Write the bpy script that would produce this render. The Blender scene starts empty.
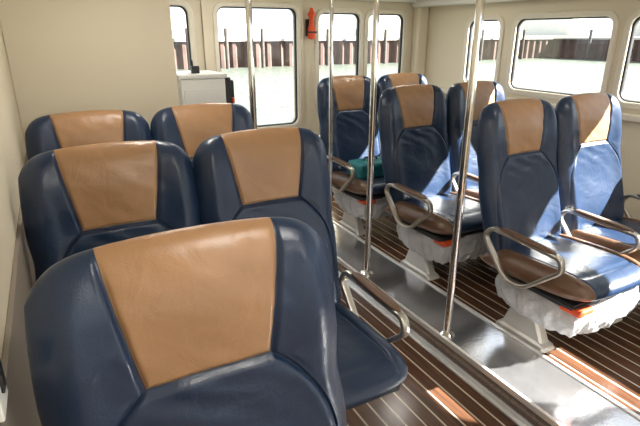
import bpy, bmesh, math, random
import numpy as np
from mathutils import Vector, Matrix, noise
from mathutils.geometry import tessellate_polygon
random.seed(3)
scene=bpy.context.scene
col=scene.collection
scene.view_settings.view_transform='Standard'
scene.view_settings.look='None'
scene.view_settings.exposure=0.0

# ---------------------------------------------------------------- materials
def newmat(name):
    m=bpy.data.materials.new(name); m.use_nodes=True
    nt=m.node_tree; b=nt.nodes['Principled BSDF']
    return m,nt,b
def simple(name,color,rough=0.5,metal=0.0,bump=0.0,bscale=40,var=0.0,vscale=3,spec=None):
    m,nt,b=newmat(name)
    b.inputs['Base Color'].default_value=(*color,1)
    b.inputs['Roughness'].default_value=rough
    b.inputs['Metallic'].default_value=metal
    if spec is not None: b.inputs['Specular IOR Level'].default_value=spec
    tc=nt.nodes.new('ShaderNodeTexCoord')
    if var>0:
        n=nt.nodes.new('ShaderNodeTexNoise'); n.inputs['Scale'].default_value=vscale; n.inputs['Detail'].default_value=4
        nt.links.new(tc.outputs['Object'],n.inputs['Vector'])
        r=nt.nodes.new('ShaderNodeValToRGB')
        r.color_ramp.elements[0].position=0.3; r.color_ramp.elements[1].position=0.7
        r.color_ramp.elements[0].color=(*[c*(1-var) for c in color],1)
        r.color_ramp.elements[1].color=(*[min(1,c*(1+var)) for c in color],1)
        nt.links.new(n.outputs['Fac'],r.inputs['Fac']); nt.links.new(r.outputs['Color'],b.inputs['Base Color'])
    if bump>0:
        n=nt.nodes.new('ShaderNodeTexNoise'); n.inputs['Scale'].default_value=bscale; n.inputs['Detail'].default_value=3
        nt.links.new(tc.outputs['Object'],n.inputs['Vector'])
        bp=nt.nodes.new('ShaderNodeBump'); bp.inputs['Strength'].default_value=bump; bp.inputs['Distance'].default_value=0.01
        nt.links.new(n.outputs['Fac'],bp.inputs['Height']); nt.links.new(bp.outputs['Normal'],b.inputs['Normal'])
    return m
def leather(name,color,rough):
    m,nt,b=newmat(name)
    tc=nt.nodes.new('ShaderNodeTexCoord')
    n=nt.nodes.new('ShaderNodeTexNoise'); n.inputs['Scale'].default_value=5; n.inputs['Detail'].default_value=5
    r=nt.nodes.new('ShaderNodeValToRGB')
    r.color_ramp.elements[0].position=0.3; r.color_ramp.elements[1].position=0.75
    r.color_ramp.elements[0].color=(*[c*0.9 for c in color],1)
    r.color_ramp.elements[1].color=(*[c*1.1 for c in color],1)
    v=nt.nodes.new('ShaderNodeTexVoronoi'); v.inputs['Scale'].default_value=260
    w=nt.nodes.new('ShaderNodeTexNoise'); w.inputs['Scale'].default_value=9; w.inputs['Detail'].default_value=3; w.inputs['Distortion'].default_value=1.0
    b1=nt.nodes.new('ShaderNodeBump'); b1.inputs['Strength'].default_value=0.10; b1.inputs['Distance'].default_value=0.002
    b2=nt.nodes.new('ShaderNodeBump'); b2.inputs['Strength'].default_value=0.36; b2.inputs['Distance'].default_value=0.012
    for x in (n,v,w): nt.links.new(tc.outputs['Object'],x.inputs['Vector'])
    nt.links.new(n.outputs['Fac'],r.inputs['Fac']); nt.links.new(r.outputs['Color'],b.inputs['Base Color'])
    nt.links.new(v.outputs['Distance'],b1.inputs['Height']); nt.links.new(w.outputs['Fac'],b2.inputs['Height'])
    nt.links.new(b2.outputs['Normal'],b1.inputs['Normal']); nt.links.new(b1.outputs['Normal'],b.inputs['Normal'])
    b.inputs['Roughness'].default_value=rough
    b.inputs['Specular IOR Level'].default_value=0.55
    return m
M_navy=leather('navy_leather',(0.011,0.027,0.066),0.33)
M_tan=leather('tan_leather',(0.37,0.207,0.102),0.35)
M_brown=leather('brown_leather',(0.12,0.062,0.034),0.36)
M_shell=simple('seat_shell_plastic',(0.03,0.033,0.04),0.5,bump=0.1,bscale=200)
M_wall=simple('cream_wall_panel',(0.72,0.645,0.49),0.55,bump=0.04,bscale=120,var=0.03,vscale=1.5)
M_wall_low=simple('wall_lower_panel',(0.25,0.21,0.17),0.6,bump=0.08,bscale=150)
M_frame=simple('window_frame_paint',(0.76,0.70,0.58),0.35)
M_white=simple('white_paint',(0.80,0.79,0.75),0.4)
M_ceil=simple('ceiling_panel',(0.76,0.71,0.60),0.5)
M_gasket=simple('rubber_gasket',(0.03,0.03,0.032),0.5)
M_chrome=simple('polished_steel',(0.80,0.79,0.78),0.06,1.0)
M_alu=simple('brushed_aluminium',(0.60,0.60,0.62),0.17,0.9,bump=0.05,bscale=60,var=0.08,vscale=6)
M_alutrim=simple('aluminium_trim',(0.9,0.9,0.9),0.3,0.6)
M_arm=simple('armrest_metal',(0.52,0.49,0.44),0.28,0.85)
M_leg=simple('cast_aluminium_leg',(0.62,0.61,0.59),0.35,0.4)
M_black=simple('black_plastic',(0.015,0.015,0.017),0.4)
M_red=simple('red_plastic',(0.80,0.09,0.02),0.4)
M_orange=simple('orange_fabric',(0.65,0.08,0.02),0.6,bump=0.3,bscale=80)
M_teal=simple('teal_fabric',(0.015,0.17,0.19),0.5,bump=0.3,bscale=80)
M_plastic=simple('crumpled_white_plastic',(0.46,0.46,0.48),0.22,bump=0.8,bscale=40)
M_rust=simple('rusty_sheet_pile',(0.085,0.052,0.043),0.9,var=0.35,vscale=0.6)
M_conc=simple('concrete_cap',(0.40,0.385,0.36),0.9,var=0.1)
M_grass=simple('quay_grass',(0.30,0.31,0.24),0.95,var=0.2,vscale=0.3)
M_pile=simple('timber_pile',(0.06,0.05,0.045),0.9,var=0.3)
M_bld=simple('pale_building',(0.50,0.50,0.48),0.9,var=0.1)

def floor_mat():
    m,nt,b=newmat('striped_wood_floor')
    tc=nt.nodes.new('ShaderNodeTexCoord'); sx=nt.nodes.new('ShaderNodeSeparateXYZ')
    nt.links.new(tc.outputs['Object'],sx.inputs[0])
    d=nt.nodes.new('ShaderNodeMath'); d.operation='DIVIDE'; d.inputs[1].default_value=0.076
    fr=nt.nodes.new('ShaderNodeMath'); fr.operation='FRACT'
    lt=nt.nodes.new('ShaderNodeMath'); lt.operation='LESS_THAN'; lt.inputs[1].default_value=0.11
    nt.links.new(sx.outputs['X'],d.inputs[0]); nt.links.new(d.outputs[0],fr.inputs[0]); nt.links.new(fr.outputs[0],lt.inputs[0])
    mp=nt.nodes.new('ShaderNodeMapping'); mp.inputs['Scale'].default_value=(40,2.0,1)
    nt.links.new(tc.outputs['Object'],mp.inputs['Vector'])
    n=nt.nodes.new('ShaderNodeTexNoise'); n.inputs['Scale'].default_value=1.5; n.inputs['Detail'].default_value=6
    nt.links.new(mp.outputs[0],n.inputs['Vector'])
    r=nt.nodes.new('ShaderNodeValToRGB')
    r.color_ramp.elements[0].position=0.3; r.color_ramp.elements[0].color=(0.052,0.023,0.013,1)
    r.color_ramp.elements[1].position=0.7; r.color_ramp.elements[1].color=(0.12,0.055,0.030,1)
    nt.links.new(n.outputs['Fac'],r.inputs['Fac'])
    mx=nt.nodes.new('ShaderNodeMix'); mx.data_type='RGBA'
    nt.links.new(lt.outputs[0],mx.inputs['Factor']); nt.links.new(r.outputs['Color'],mx.inputs['A'])
    mx.inputs['B'].default_value=(0.58,0.50,0.39,1)
    nt.links.new(mx.outputs['Result'],b.inputs['Base Color'])
    b.inputs['Roughness'].default_value=0.20
    return m
M_floor=floor_mat()
def glass_mat():
    m=bpy.data.materials.new('window_glass'); m.use_nodes=True; nt=m.node_tree
    nt.nodes.clear()
    o=nt.nodes.new('ShaderNodeOutputMaterial'); t=nt.nodes.new('ShaderNodeBsdfTransparent'); g=nt.nodes.new('ShaderNodeBsdfGlossy')
    t.inputs[0].default_value=(0.96,0.98,0.97,1); g.inputs['Roughness'].default_value=0.02
    mx=nt.nodes.new('ShaderNodeMixShader'); mx.inputs[0].default_value=0.05
    nt.links.new(t.outputs[0],mx.inputs[1]); nt.links.new(g.outputs[0],mx.inputs[2]); nt.links.new(mx.outputs[0],o.inputs[0])
    return m
M_glass=glass_mat()
def water_mat():
    m,nt,b=newmat('harbour_water')
    b.inputs['Base Color'].default_value=(0.090,0.104,0.085,1); b.inputs['Roughness'].default_value=0.3
    tc=nt.nodes.new('ShaderNodeTexCoord')
    n=nt.nodes.new('ShaderNodeTexNoise'); n.inputs['Scale'].default_value=1.3; n.inputs['Detail'].default_value=5
    nt.links.new(tc.outputs['Object'],n.inputs['Vector'])
    bp=nt.nodes.new('ShaderNodeBump'); bp.inputs['Strength'].default_value=0.8; bp.inputs['Distance'].default_value=0.4
    nt.links.new(n.outputs['Fac'],bp.inputs['Height']); nt.links.new(bp.outputs['Normal'],b.inputs['Normal'])
    return m
M_water=water_mat()
def emis(name,c,s):
    m,nt,b=newmat(name); b.inputs['Emission Color'].default_value=(*c,1); b.inputs['Emission Strength'].default_value=s; return m
M_fill=emis('lamp_diffuser',(1,0.93,0.82),2.0)  # glow for the added fill lamps

# ---------------------------------------------------------------- helpers
def mkobj(name,verts,faces,mats,fm=None,smooth=True,parent=None):
    me=bpy.data.meshes.new(name); me.from_pydata([tuple(v) for v in verts],[],faces)
    for m in mats: me.materials.append(m)
    if fm is not None:
        for p,i in zip(me.polygons,fm): p.material_index=i
    if smooth:
        for p in me.polygons: p.use_smooth=True
    me.update()
    o=bpy.data.objects.new(name,me); col.objects.link(o)
    if parent: o.parent=parent
    return o
def fixnorm(o):
    bm=bmesh.new(); bm.from_mesh(o.data); bmesh.ops.remove_doubles(bm,verts=bm.verts,dist=1e-5)
    bmesh.ops.recalc_face_normals(bm,faces=bm.faces); bm.to_mesh(o.data); bm.free()
def box(name,lo,hi,mat,parent=None,bev=0.0,seg=3):
    bm=bmesh.new(); bmesh.ops.create_cube(bm,size=1)
    for v in bm.verts:
        for i in range(3): v.co[i]=lo[i] if v.co[i]<0 else hi[i]
    if bev>0: bmesh.ops.bevel(bm,geom=bm.edges[:],offset=bev,segments=seg,profile=0.6,affect='EDGES')
    me=bpy.data.meshes.new(name); bm.to_mesh(me); bm.free(); me.materials.append(mat)
    if bev>0:
        for p in me.polygons: p.use_smooth=True
    o=bpy.data.objects.new(name,me); col.objects.link(o)
    if bev>0:
        md=o.modifiers.new('wn','WEIGHTED_NORMAL')
    if parent: o.parent=parent
    return o
def lathe(name,prof,loc,mat,parent=None,n=32,axis='Z'):
    V=[];F=[]
    for r,z in prof:
        for i in range(n):
            a=2*math.pi*i/n; p=(r*math.cos(a),r*math.sin(a),z)
            if axis=='Y': p=(p[0],p[2],p[1])
            if axis=='X': p=(p[2],p[0],p[1])
            V.append((p[0]+loc[0],p[1]+loc[1],p[2]+loc[2]))
    for j in range(len(prof)-1):
        for i in range(n):
            F.append((j*n+i,j*n+(i+1)%n,(j+1)*n+(i+1)%n,(j+1)*n+i))
    F.append(tuple(range(n))); F.append(tuple((len(prof)-1)*n+i for i in range(n)))
    o=mkobj(name,V,F,[mat],parent=parent); fixnorm(o)
    md=o.modifiers.new('es','EDGE_SPLIT'); md.split_angle=math.radians(50)
    return o
def rrect(u0,u1,v0,v1,r,n=8):
    pts=[]
    for cx,cy,a0 in((u1-r,v1-r,0),(u0+r,v1-r,90),(u0+r,v0+r,180),(u1-r,v0+r,270)):
        for i in range(n+1):
            a=math.radians(a0+90*i/n); pts.append((cx+r*math.cos(a),cy+r*math.sin(a)))
    return pts
def mapper(axis,base,sign):
    if axis=='X': return lambda u,v,d:(base+sign*d,u,v)
    return lambda u,v,d:(u,base+sign*d,v)
def wall(name,P,u0,u1,v0,v1,holes,th,mat):
    loops=[[(u0,v0),(u1,v0),(u1,v1),(u0,v1)]]+holes
    V=[];F=[]
    tri=tessellate_polygon([[Vector((a,b,0)) for a,b in l] for l in loops])
    flat=[p for l in loops for p in l]; N=len(flat)
    V=[P(a,b,0) for a,b in flat]+[P(a,b,th) for a,b in flat]
    for t in tri:
        F.append(tuple(t)); F.append(tuple(i+N for i in reversed(t)))
    k=0
    for l in loops:
        m=len(l)
        for i in range(m):
            a=k+i;b=k+(i+1)%m; F.append((a,b,b+N,a+N))
        k+=m
    o=mkobj(name,V,F,[mat],smooth=False); fixnorm(o); return o
def ring(P,outer,inner,d0,d1,V,F,fm,mi):
    n=len(outer); k=len(V)
    loops=[(outer,d1),(outer,d0+0.004),([(o[0]*.88+i[0]*.12,o[1]*.88+i[1]*.12) for o,i in zip(outer,inner)],d0),
           ([(o[0]*.15+i[0]*.85,o[1]*.15+i[1]*.85) for o,i in zip(outer,inner)],d0),(inner,d0+0.006),(inner,d1)]
    for l,d in loops:
        for a,b in l: V.append(P(a,b,d))
    L=len(loops)
    for j in range(L):
        for i in range(n):
            a=k+j*n+i;b=k+j*n+(i+1)%n;c=k+((j+1)%L)*n+(i+1)%n;dd=k+((j+1)%L)*n+i
            F.append((a,b,c,dd)); fm.append(mi)
def window(name,P,u0,u1,v0,v1,r,fw=0.035,th=0.06):
    V=[];F=[];fm=[]
    hole=rrect(u0,u1,v0,v1,r)
    out=rrect(u0-fw,u1+fw,v0-fw,v1+fw,r+fw)
    inn=rrect(u0+0.006,u1-0.006,v0+0.006,v1-0.006,r-0.006)
    ring(P,out,inn,-0.014,0.0,V,F,fm,0)
    ring(P,rrect(u0+0.001,u1-0.001,v0+0.001,v1-0.001,r),rrect(u0+0.016,u1-0.016,v0+0.016,v1-0.016,r-0.014),0.012,0.035,V,F,fm,1)
    k=len(V)
    for a,b in hole: V.append(P(a,b,0.028))
    F.append(tuple(range(k,k+len(hole)))); fm.append(2)
    o=mkobj(name,V,F,[M_frame,M_gasket,M_glass],fm,smooth=False)
    return o

# ---------------------------------------------------------------- dimensions
CZ=1.62; XL=-0.165; XR=3.35; YB=4.12; YF=-2.4; HC=2.04; PZ=0.12
Wt=0.06
box('floor',(XL-0.1,YF-0.1,-0.1),(XR+0.1,YB+0.1,0.0),M_floor)
plat=box('floor_platform',(1.66,YF,0.0),(XR,YB,PZ),M_floor)
o=bpy.data.objects.new('trim_step',None); col.objects.link(o); step=o
box('riser_cladding',(1.60,YF,0.0),(1.657,YB,PZ+0.004),M_alu,step)
box('tread_cladding',(1.60,YF,PZ+0.004),(1.93,YB,PZ+0.008),M_alu,step)
box('edge_inner',(1.915,YF,PZ+0.008),(1.935,YB,PZ+0.016),M_alutrim,step,bev=0.003)
box('edge_outer',(1.594,YF,PZ-0.015),(1.612,YB,PZ+0.016),M_alutrim,step,bev=0.003)
box('edge_foot',(1.575,YF,0.0),(1.60,YB,0.012),M_alutrim,step,bev=0.003)
box('ceiling',(XL-0.1,YF-0.1,HC),(XR+0.1,YB+0.1,HC+0.08),M_ceil)
PR=mapper('X',XR,1); PB=mapper('Y',YB,1); PL=mapper('X',XL,-1); PF=mapper('Y',YF,-1)
rw=[(-2.0,-1.15),(-1.05,-0.2),(-0.1,0.60),(0.72,2.04),(2.15,2.96),(3.11,3.48)]
RZ0,RZ1=1.19,1.735
wall('wall_right',PR,YF-Wt,YB+Wt,0,HC,[rrect(a,b,RZ0,RZ1,0.07) for a,b in rw],Wt,M_wall)
for i,(a,b) in enumerate(rw): window('window_%d'%(i+1),PR,a,b,RZ0,RZ1,0.07)
bw=[(0.30,1.04,0.95,1.83),(1.25,1.96,0.84,1.83),(2.18,2.62,0.95,1.80),(2.70,3.12,0.95,1.80)]
wall('wall_back',PB,XL,XR,0,HC,[rrect(a,b,c,d,0.07) for a,b,c,d in bw],Wt,M_wall)
for i,(a,b,c,d) in enumerate(bw):
    if i==1: continue
    window('window_%d'%(i+7),PB,a,b,c,d,0.07)
PD=mapper('Y',YB-0.03,1)
door=bpy.data.objects.new('door_1',None); col.objects.link(door)
leaf=wall('leaf',PD,1.14,2.02,0.02,1.96,[rrect(1.25,1.96,0.84,1.83,0.07)],0.028,M_wall); leaf.parent=door
w=window('glazing',PD,1.25,1.96,0.84,1.83,0.07,fw=0.03); w.parent=door
box('handle_plate',(1.16,YB-0.04,0.95),(1.20,YB-0.03,1.15),M_alu,door,bev=0.004)
lathe('handle_bar',[(0.009,0),(0.009,0.10)],(1.18,YB-0.07,1.0),M_chrome,door,n=16)
wall('wall_left',PL,YF-Wt,YB+Wt,0,HC,[],Wt,M_wall)
box('trim_left_wainscot',(XL,YF,0.0),(XL+0.010,2.98,1.02),M_wall_low,bev=0.003)
box('trim_left_rail',(XL,YF,1.02),(XL+0.012,2.98,1.04),M_wall_low,bev=0.003)
fill_wins=[(0.1,1.15,0.8,1.85),(1.25,2.2,0.8,1.85),(2.3,3.2,0.8,1.85)]  # unseen windows added behind the camera to let in fill skylight
wall('wall_front',PF,XL,XR,0,HC,[rrect(a,b,c,d,0.07) for a,b,c,d in fill_wins],Wt,M_wall)
for i,(a,b,c,d) in enumerate(fill_wins): window('window_%d'%(i+11),PF,a,b,c,d,0.07)
box('wall_partition',(XL,3.0,0.0),(0.66,3.05,HC),M_wall,bev=0.008)
box('trim_right_soffit',(XR-0.16,YF,1.86),(XR,YB,HC),M_white,bev=0.03)
box('trim_back_soffit',(0.67,YB-0.10,1.90),(XR-0.16,YB,HC),M_white,bev=0.02)
box('trim_corner_post',(XR-0.13,YB-0.10,PZ),(XR,YB,1.90),M_wall,bev=0.03)
box('trim_sill',(XR-0.05,YF,1.08),(XR,3.98,1.125),M_frame,bev=0.012)
box('baseboard_right',(XR-0.02,YF,PZ),(XR,YB-0.1,PZ+0.10),M_alu,bev=0.003)

sw=bpy.data.objects.new('light_switch',None); col.objects.link(sw)
box('plate',(XL+0.010,0.77,1.05),(XL+0.020,0.85,1.17),M_white,sw,bev=0.004)
box('rocker',(XL+0.020,0.795,1.085),(XL+0.025,0.825,1.135),M_black,sw,bev=0.002)

# ---------------------------------------------------------------- seats
def eas(a,b,n,end=True):
    return list(np.linspace(a,b,n,endpoint=end))
C1=0.5
half=eas(0,C1-0.07,9,False)+eas(C1-0.07,C1+0.07,15,False)+[C1+0.07+(1-C1-0.07)*math.sin(math.pi/2*q) for q in np.linspace(0,1,20)]
COLS=[-c for c in reversed(half[1:])]+half
T0=0.66
rows=[0.12*(1-math.cos(math.pi/2*q)) for q in np.linspace(0,1,8,endpoint=False)]+eas(0.12,T0-0.14,16,False)+eas(T0-0.14,T0-0.02,18,False)+eas(T0-0.02,T0+0.02,13,False)+eas(T0+0.02,0.85,12,False)+[0.85+0.15*math.sin(math.pi/2*q) for q in np.linspace(0,1,16)]
ZB,ZT=0.40,1.18
def xe(t):
    if t>=T0: 
        q=(t-T0)/(1-T0); return 0.42+0.17*q**1.1
    q=(T0-t)/T0; return 0.42+0.43*(1-math.exp(-q*7.0))+0.03*q
def xmap(c,t):
    e=xe(t); a=abs(c)
    v=e*a/C1 if a<=C1 else e+(1-e)*(a-C1)/(1-C1)
    return math.copysign(v,c)
def build_back(W):
    V=[];F=[];fm=[]; nc=len(COLS); nr=len(rows)
    for side in (0,1):
        for t in rows:
            hw=W/2*(0.93+0.07*min(1,t/0.45)**0.8 if t<0.45 else 1.0-0.03*math.exp(-((t-0.60)/0.08)**2))
            hw*=(1-0.045*t**9)
            for c in COLS:
                xf=xmap(c,t); ax=abs(xf)
                Hs=ZT+0.004-0.022*ax**2-0.060*ax**9
                z=ZB+t*(Hs-ZB)
                x=hw*xf
                ex=max(0,1-ax**6)**0.5; et=max(0,1-t**16)**0.5*max(0,1-(1-t)**14)**0.5
                rec=0.19*(z-ZB)/(ZT-ZB)+0.02*math.sin(math.pi*t)
                if side==0:
                    d=0.050*ex*et
                    d+=0.024*math.exp(-((ax-0.80)/0.15)**2)*ex*et
                    d+=0.012*math.exp(-((t-0.22)/0.16)**2)*(1-ax**2)
                    if t>T0: d+=0.010*math.sin(math.pi*min(1,(t-T0)/(1-T0)))*(1-ax**2)
                    else:
                        if abs(c)<C1: d+=0.007*et
                    g=0.011*math.exp(-((abs(c)-C1)/0.022)**2)*min(1,et*1.0)
                    if abs(c)<C1: g=max(g,0.010*math.exp(-((t-T0)/0.009)**2))
                    d-=g*ex
                    if abs(c)<C1+.1 and t>T0-0.3: d+=0.0040*noise.noise(Vector((x*9,z*26+x*12,0.3)))*ex*et
                    V.append((x,rec-d,z))
                else:
                    d=0.055*ex*et
                    V.append((x,rec+d,z))
    N=nc*nr
    for side in (0,1):
        for j in range(nr-1):
            for i in range(nc-1):
                a=side*N+j*nc+i; q=(a,a+1,a+1+nc,a+nc)
                F.append(q if side==0 else q[::-1])
                cm=abs(COLS[i]+COLS[i+1])/2; tm=(rows[j]+rows[j+1])/2
                if cm<C1 and tm>T0: fm.append(1 if (side==0 or tm>0.93) else 2)
                else: fm.append(0 if (side==0 or cm>0.9 or tm>.96) else 2)
    me=bpy.data.meshes.new('backrest'); me.from_pydata(V,[],F)
    for m in (M_navy,M_tan,M_shell): me.materials.append(m)
    for p,i in zip(me.polygons,fm): p.material_index=i; p.use_smooth=True
    bm=bmesh.new(); bm.from_mesh(me); bmesh.ops.remove_doubles(bm,verts=bm.verts,dist=1e-5)
    bmesh.ops.recalc_face_normals(bm,faces=bm.faces); bm.to_mesh(me); bm.free()
    return me
def build_cushion(W,brown):
    C=0.70
    h=eas(0,C-0.08,9,False)+eas(C-0.08,C+0.06,12,False)+[C+0.06+(1-C-0.06)*math.sin(math.pi/2*q) for q in np.linspace(0,1,14)]
    cs=[-c for c in reversed(h[1:])]+h
    rs=[0.2*(1-math.cos(math.pi/2*q)) for q in np.linspace(0,1,14,endpoint=False)]+eas(0.2,0.8,16,False)+[0.8+0.2*math.sin(math.pi/2*q) for q in np.linspace(0,1,14)]
    V=[];F=[];fm=[];nc=len(cs);nr=len(rs)
    for side in (0,1):
        for t in rs:
            for c in cs:
                ax=abs(c)
                yf=-0.54+0.02*ax**2+0.06*ax**8
                yb=0.06
                y=yf+(yb-yf)*t
                hw=W/2*(0.985-0.05*(1-t)**6)
                x=hw*c
                e=max(0,1-ax**7)**0.5*max(0,1-(1-t)**9)**0.5*max(0,1-t**14)**0.5
                zc=0.395+0.03*(1-t)
                if side==0:
                    d=0.062*e+0.018*math.exp(-((ax-0.82)/0.13)**2)*e+0.008*math.sin(math.pi*t)*(1-ax*ax)
                    d-=0.009*math.exp(-((ax-C)/0.02)**2)*e
                    d-=0.008*math.exp(-((t-0.16)/0.016)**2)*e*(1 if ax<C else 0)
                else: d=-0.055*e
                V.append((x,y,zc+d))
    N=nc*nr
    for side in (0,1):
        for j in range(nr-1):
            for i in range(nc-1):
                a=side*N+j*nc+i; q=(a,a+1,a+1+nc,a+nc)
                F.append(q if side==0 else q[::-1])
                cm=abs(cs[i]+cs[i+1])/2
                fm.append(1 if (brown and cm>C) else 0)
    me=bpy.data.meshes.new('cushion'); me.from_pydata(V,[],F)
    for m in (M_navy,M_brown): me.materials.append(m)
    for p,i in zip(me.polygons,fm): p.material_index=i; p.use_smooth=True
    bm=bmesh.new(); bm.from_mesh(me); bmesh.ops.remove_doubles(bm,verts=bm.verts,dist=1e-5)
    bmesh.ops.recalc_face_normals(bm,faces=bm.faces); bm.to_mesh(me); bm.free()
    return me
def round_path(pts,r,n=6,closed=True):
    out=[];N=len(pts)
    for i in range(N):
        p=Vector(pts[i]);a=Vector(pts[i-1]);b=Vector(pts[(i+1)%N])
        da=(a-p);db=(b-p);ra=min(r,da.length*.45,db.length*.45)
        A=p+da.normalized()*ra;B=p+db.normalized()*ra
        for k in range(n+1):
            q=k/n; out.append(A*(1-q)**2+p*2*q*(1-q)+B*q*q)
    return out
def build_arm():
    loop=[(0.0,0.035,0.535),(0.0,-0.005,0.590),(0.0,-0.40,0.578),(0.0,-0.415,0.52),(0.0,-0.23,0.355),(0.0,-0.12,0.355)]
    pts=round_path(loop,0.05)
    V=[];F=[];n=len(pts)
    for i,p in enumerate(pts):
        t=(pts[(i+1)%n]-pts[i-1]).normalized(); nrm=Vector((0,-t.z,t.y))
        prof=[(-.016,-.006),(-.012,-.010),(.012,-.010),(.016,-.006),(.016,.006),(.012,.010),(-.012,.010),(-.016,.006)]
        for a,b in prof: V.append(p+Vector((a,0,0))+nrm*b)
    for i in range(n):
        for k in range(8):
            F.append((i*8+k,i*8+(k+1)%8,((i+1)%n)*8+(k+1)%8,((i+1)%n)*8+k))
    me=bpy.data.meshes.new('armrest'); 
    k=len(V); m=14; q=12
    for j in range(m+1):
        s=j/m; y=-0.375+0.33*s; e=max(0.02,1-abs(2*s-1)**6)**0.5
        for a in range(q):
            an=2*math.pi*a/q; ca=math.copysign(abs(math.cos(an))**.6,math.cos(an)); sa=math.copysign(abs(math.sin(an))**.6,math.sin(an))
            V.append((0.021*ca*e,y,0.592+0.010*s+0.010*sa*e))
    nf=len(F)
    for j in range(m):
        for a in range(q): F.append((k+j*q+a,k+j*q+(a+1)%q,k+(j+1)*q+(a+1)%q,k+(j+1)*q+a))
    F.append(tuple(k+a for a in range(q))); F.append(tuple(k+m*q+a for a in range(q)))
    me.from_pydata([tuple(v) for v in V],[],F)
    me.materials.append(M_arm); me.materials.append(M_brown)
    for i,p in enumerate(me.polygons): p.use_smooth=True; p.material_index=1 if i>=nf else 0
    bm=bmesh.new(); bm.from_mesh(me); bmesh.ops.recalc_face_normals(bm,faces=bm.faces); bm.to_mesh(me); bm.free()
    return me
def build_leg(ext):
    prof=[(0.36,-0.34,0.02,0.030),(0.33,-0.30,-0.02,0.032),(0.26,-0.23,-0.07,0.030),(0.14,-0.235,-0.07,0.030),(0.03-ext*0.6,-0.29,-0.03,0.034),(0.018-ext,-0.31,-0.01,0.045),(-ext,-0.32,0.0,0.050)]
    V=[];F=[]
    for z,y0,y1,hx in prof:
        b=0.012
        for x,y in ((-hx,y0+b),(-hx+b,y0),(hx-b,y0),(hx,y0+b),(hx,y1-b),(hx-b,y1),(-hx+b,y1),(-hx,y1-b)): V.append((x,y,z))
    n=len(prof)
    for j in range(n-1):
        for k in range(8): F.append((j*8+k,j*8+(k+1)%8,(j+1)*8+(k+1)%8,(j+1)*8+k))
    F.append(tuple(range(8))); F.append(tuple((n-1)*8+k for k in range(8)))
    me=bpy.data.meshes.new('pedestal'); me.from_pydata(V,[],F); me.materials.append(M_leg)
    bm=bmesh.new(); bm.from_mesh(me); bmesh.ops.recalc_face_normals(bm,faces=bm.faces); bm.to_mesh(me); bm.free()
    return me
def build_pouch(W,seed):
    bm=bmesh.new(); bmesh.ops.create_cube(bm,size=1); bmesh.ops.subdivide_edges(bm,edges=bm.edges[:],cuts=40,use_grid_fill=True)
    for v in bm.verts:
        p=v.co*2; m=max(abs(p.x),abs(p.y),abs(p.z)); l=p.length
        q=p*(0.62+0.38*m/l*1.1)
        co=Vector((q.x*W*0.47,-0.24+q.y*0.25,0.265+q.z*0.085))
        r1=1-abs(noise.noise(Vector((co.x*8+seed,co.y*8,co.z*5)))*2)
        r2=1-abs(noise.noise(Vector((co.x*22+seed,co.y*22,co.z*12+3)))*2)
        co+=p.normalized()*(0.018*(r1-0.5)+0.009*(r2-0.5))
        if q.z<0: co.z-=0.02*abs(noise.noise(Vector((co.x*14,co.y*14,seed))))
        v.co=co
    me=bpy.data.meshes.new('life_jacket_bag'); bm.to_mesh(me); bm.free(); me.materials.append(M_plastic)
    for p in me.polygons: p.use_smooth=True
    return me
def build_pan(W):
    bm=bmesh.new(); bmesh.ops.create_cube(bm,size=1)
    for v in bm.verts: v.co=Vector((v.co.x*W*0.84,-0.22+v.co.y*0.50,0.345+v.co.z*0.03))
    bmesh.ops.bevel(bm,geom=bm.edges[:],offset=0.008,segments=2,affect='EDGES')
    me=bpy.data.meshes.new('seat_pan'); bm.to_mesh(me); bm.free(); me.materials.append(M_shell); return me
WL,WR=0.57,0.56
meshL=(build_back(WL),build_cushion(WL,False),build_pan(WL),build_leg(0.09))
meshR=(build_back(WR),build_cushion(WR,True),build_pan(WR),build_leg(0.0))
ARM=build_arm()
pouches=[build_pouch(WR,s) for s in (1.3,5.7)]
cnt=0
def seat(x,ytop,zf,kind,arms,sx=1.0):
    global cnt
    e=bpy.data.objects.new('ferry_chair',None); col.objects.link(e)
    e.location=(x,ytop-0.17,zf); e.scale=(sx,1,1)
    W=WL if kind=='L' else WR
    def add(n,me,loc=(0,0,0)):
        o=bpy.data.objects.new(n,me); col.objects.link(o); o.parent=e; o.location=loc; return o
    ms=meshL if kind=='L' else meshR
    add('backrest',ms[0]);add('cushion',ms[1]);add('seat_pan',ms[2]);add('pedestal',ms[3],(-0.12 if kind=='R' else 0.05,0,0))
    if 'l' in arms: add('armrest_left',ARM,(-W/2-0.004,0,0))
    if 'r' in arms: add('armrest_right',ARM,(W/2+0.004,0,0))
    if kind=='R':
        add('life_jacket_bag',pouches[cnt%2],(0.03,0,0))
        o=box('life_jacket_corner',(-0.235,-0.50,0.318),(-0.13,-0.40,0.346),M_orange,e,bev=0.009)
        cnt+=1
    return e
zl=0.09
seat(0.19,0.875,zl-0.005,'L','',1.06)
for yt in (1.77,2.61):
    seat(0.137,yt,zl,'L',''); seat(0.692,yt,zl,'L','r')
for yt in (1.79,2.66,3.52):
    seat(2.125,yt,PZ,'R','l'); seat(2.69,yt,PZ,'R','lr')

# ---------------------------------------------------------------- poles
def pole(x,y,z0,r=0.0185):
    lathe('grab_pole',[(0.042,z0),(0.042,z0+0.006),(0.026,z0+0.014),(r,z0+0.02),(r,HC-0.02),(0.026,HC-0.014),(0.04,HC-0.004),(0.04,HC)],(x,y,0),M_chrome)
pole(1.64,1.65,PZ+0.008); pole(1.655,2.44,PZ+0.008); pole(1.80,3.20,PZ+0.008,0.015); pole(1.015,2.72,0.0)

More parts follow.
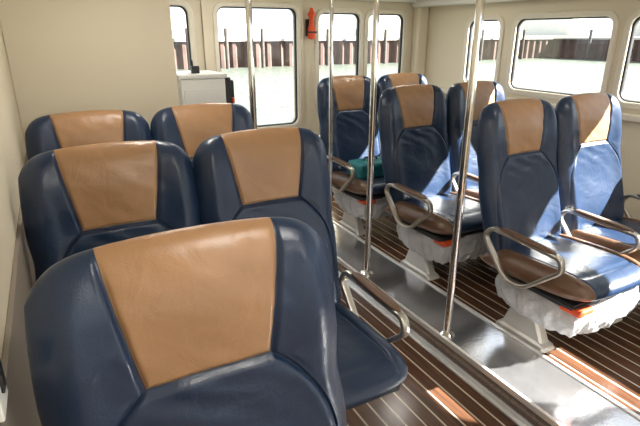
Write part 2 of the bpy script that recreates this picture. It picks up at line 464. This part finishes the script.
# ---------------------------------------------------------------- misc
cab=bpy.data.objects.new('white_cabinet',None); col.objects.link(cab)
box('carcass',(0.70,3.10,0.0),(0.98,3.45,1.36),M_white,cab,bev=0.01)
box('top',(0.69,3.09,1.36),(0.99,3.46,1.385),M_white,cab,bev=0.006)
box('door_panel',(0.715,3.088,0.08),(0.965,3.10,1.30),M_white,cab,bev=0.004)
ph=bpy.data.objects.new('wall_telephone',None); col.objects.link(ph)
box('cradle',(0.981,3.14,1.18),(1.03,3.26,1.36),M_black,ph,bev=0.012)
box('handset',(1.03,3.17,1.15),(1.06,3.22,1.34),M_black,ph,bev=0.014)
box('button',(1.03,3.13,1.20),(1.045,3.165,1.23),M_red,ph,bev=0.002)
rd=bpy.data.objects.new('handheld_radio',None); col.objects.link(rd)
box('body',(0.80,3.20,1.385),(0.85,3.235,1.43),M_black,rd,bev=0.006)
lathe('antenna',[(0.006,1.43),(0.004,1.465)],(0.81,3.217,0),M_black,rd,n=12)
tr=bpy.data.objects.new('emergency_torch',None); col.objects.link(tr)
lathe('body',[(0.012,1.575),(0.030,1.58),(0.034,1.60),(0.034,1.66),(0.026,1.685),(0.022,1.70),(0.022,1.75),(0.032,1.765),(0.032,1.785),(0.02,1.80),(0.012,1.83)],(2.085,YB-0.06,0),M_red,tr,n=24)
box('bracket',(2.055,YB-0.03,1.60),(2.115,YB,1.74),M_black,tr,bev=0.004)
box('strap',(2.050,YB-0.096,1.625),(2.120,YB-0.03,1.640),M_black,tr,bev=0.004)
bg=bpy.data.objects.new('teal_bag',None); col.objects.link(bg)
bx,by,bz=2.07,3.08,PZ+0.474
box('body',(bx-0.16,by-0.13,bz),(bx+0.16,by+0.07,bz+0.115),M_teal,bg,bev=0.032,seg=5)
box('flap',(bx-0.155,by-0.135,bz+0.065),(bx+0.155,by+0.06,bz+0.122),M_teal,bg,bev=0.024,seg=5)
hp=[Vector((bx-0.06,by-0.02,bz+0.115)),Vector((bx-0.05,by-0.02,bz+0.145)),Vector((bx+0.05,by-0.02,bz+0.145)),Vector((bx+0.06,by-0.02,bz+0.115))]
cu=bpy.data.curves.new('handle','CURVE'); cu.dimensions='3D'; sp=cu.splines.new('POLY'); sp.points.add(3)
for i,p in enumerate(hp): sp.points[i].co=(*p,1)
cu.bevel_depth=0.007; cu.materials.append(M_black); ho=bpy.data.objects.new('handle',cu); col.objects.link(ho); ho.parent=bg

for i,(x,y,en) in enumerate(((0.8,-0.9,9),(2.5,-0.9,5),(0.55,0.35,7),(0.45,2.15,7.5),(2.4,1.2,2.5),(1.2,3.4,8),(2.6,3.2,4))):  # out-of-view ceiling lamps, added to fill the cabin with light
    e=bpy.data.objects.new('ceiling_lamp',None); col.objects.link(e)
    lathe('housing',[(0.13,HC),(0.13,HC-0.012),(0.11,HC-0.02)],(x,y,0),M_white,e)
    lathe('diffuser',[(0.105,HC-0.0205),(0.09,HC-0.028)],(x,y,0),M_fill,e)
    L=bpy.data.lights.new('lamp_light','AREA'); L.shape='DISK'; L.size=0.2; L.energy=en; L.color=(1,0.95,0.88)
    lo=bpy.data.objects.new('lamp_light',L); col.objects.link(lo); lo.location=(x,y,HC-0.035); lo.parent=e

# ---------------------------------------------------------------- outside
WZ=-1.5
mkobj('ground_harbour_water',[(-150,-150,WZ),(200,-150,WZ),(200,200,WZ),(-150,200,WZ)],[(0,1,2,3)],[M_water],smooth=False)
def sheet(name,p0,p1,z0,z1):
    p0=Vector(p0);p1=Vector(p1);d=(p1-p0);L=d.length;d/=L;nrm=Vector((-d.y,d.x));V=[];F=[]
    n=int(L/0.3); offs=[0,0.35,0.35,0]
    for i in range(n+1):
        p=p0+d*(i*0.3)+nrm*offs[i%4]; V+= [(p.x,p.y,z0),(p.x,p.y,z1)]
    for i in range(n): F.append((2*i,2*i+2,2*i+3,2*i+1))
    return mkobj(name,V,F,[M_rust],smooth=False)
q=bpy.data.objects.new('ground_quay',None); col.objects.link(q)
a=sheet('sheet_pile_back',(-40,48),(62,48),WZ-0.5,0.95); a.parent=q
a=sheet('sheet_pile_side',(62,48),(62,-60),WZ-0.5,0.95); a.parent=q
box('cap_back',(-40,47.8,0.95),(63,49.2,1.21),M_conc,q); box('cap_side',(61.8,-60,0.95),(63.2,47.8,1.21),M_conc,q)
box('land_back',(-60,49.2,WZ-0.5),(120,120,1.2),M_grass,q); box('land_side',(63.2,-60,WZ-0.5),(120,49.2,1.2),M_grass,q)
mp=bpy.data.objects.new('mooring_piles',None); col.objects.link(mp)
for k in range(19):
    lathe('pile_%d'%k,[(0.19,WZ-0.5),(0.18,2.0),(0.15,2.1)],(-10+k*3.6,47.0,0),M_pile,mp,n=12)
for k in range(16):
    lathe('pile_s%d'%k,[(0.19,WZ-0.5),(0.18,2.0),(0.15,2.1)],(61.0,42-k*4.6,0),M_pile,mp,n=12)
b=bpy.data.objects.new('distant_buildings',None); col.objects.link(b)
for k in range(9):
    x=-8+k*13; h=2.2+random.random()*1.8; wd=6+random.random()*4
    if k<6: lo=(x,85,1.22); hi=(x+wd,92,1.2+h)
    else: lo=(95,70-(k-6)*22,1.22); hi=(101,70-(k-6)*22+wd+4,1.2+h)
    box('house_%d'%k,lo,hi,M_bld,b)

# ---------------------------------------------------------------- light
w=bpy.data.worlds.new('world'); scene.world=w; w.use_nodes=True
bgn=w.node_tree.nodes['Background']; bgn.inputs[0].default_value=(0.86,0.92,1.0,1); bgn.inputs[1].default_value=2.2
S=bpy.data.lights.new('sun','SUN'); S.energy=54; S.angle=math.radians(0.6); S.color=(1,0.96,0.90)
so=bpy.data.objects.new('sun',S); col.objects.link(so)
so.rotation_euler=Vector((-1,0.66,-0.85)).to_track_quat('-Z','Y').to_euler(); so.location=(8,-4,8)

# ---------------------------------------------------------------- camera
c=bpy.data.cameras.new('camera'); c.lens=27.7; c.sensor_width=36; c.clip_start=0.02; c.clip_end=500
co=bpy.data.objects.new('camera',c); col.objects.link(co)
co.location=(0,0,CZ); co.rotation_euler=(math.radians(70),0,math.radians(-28.1))
scene.camera=co
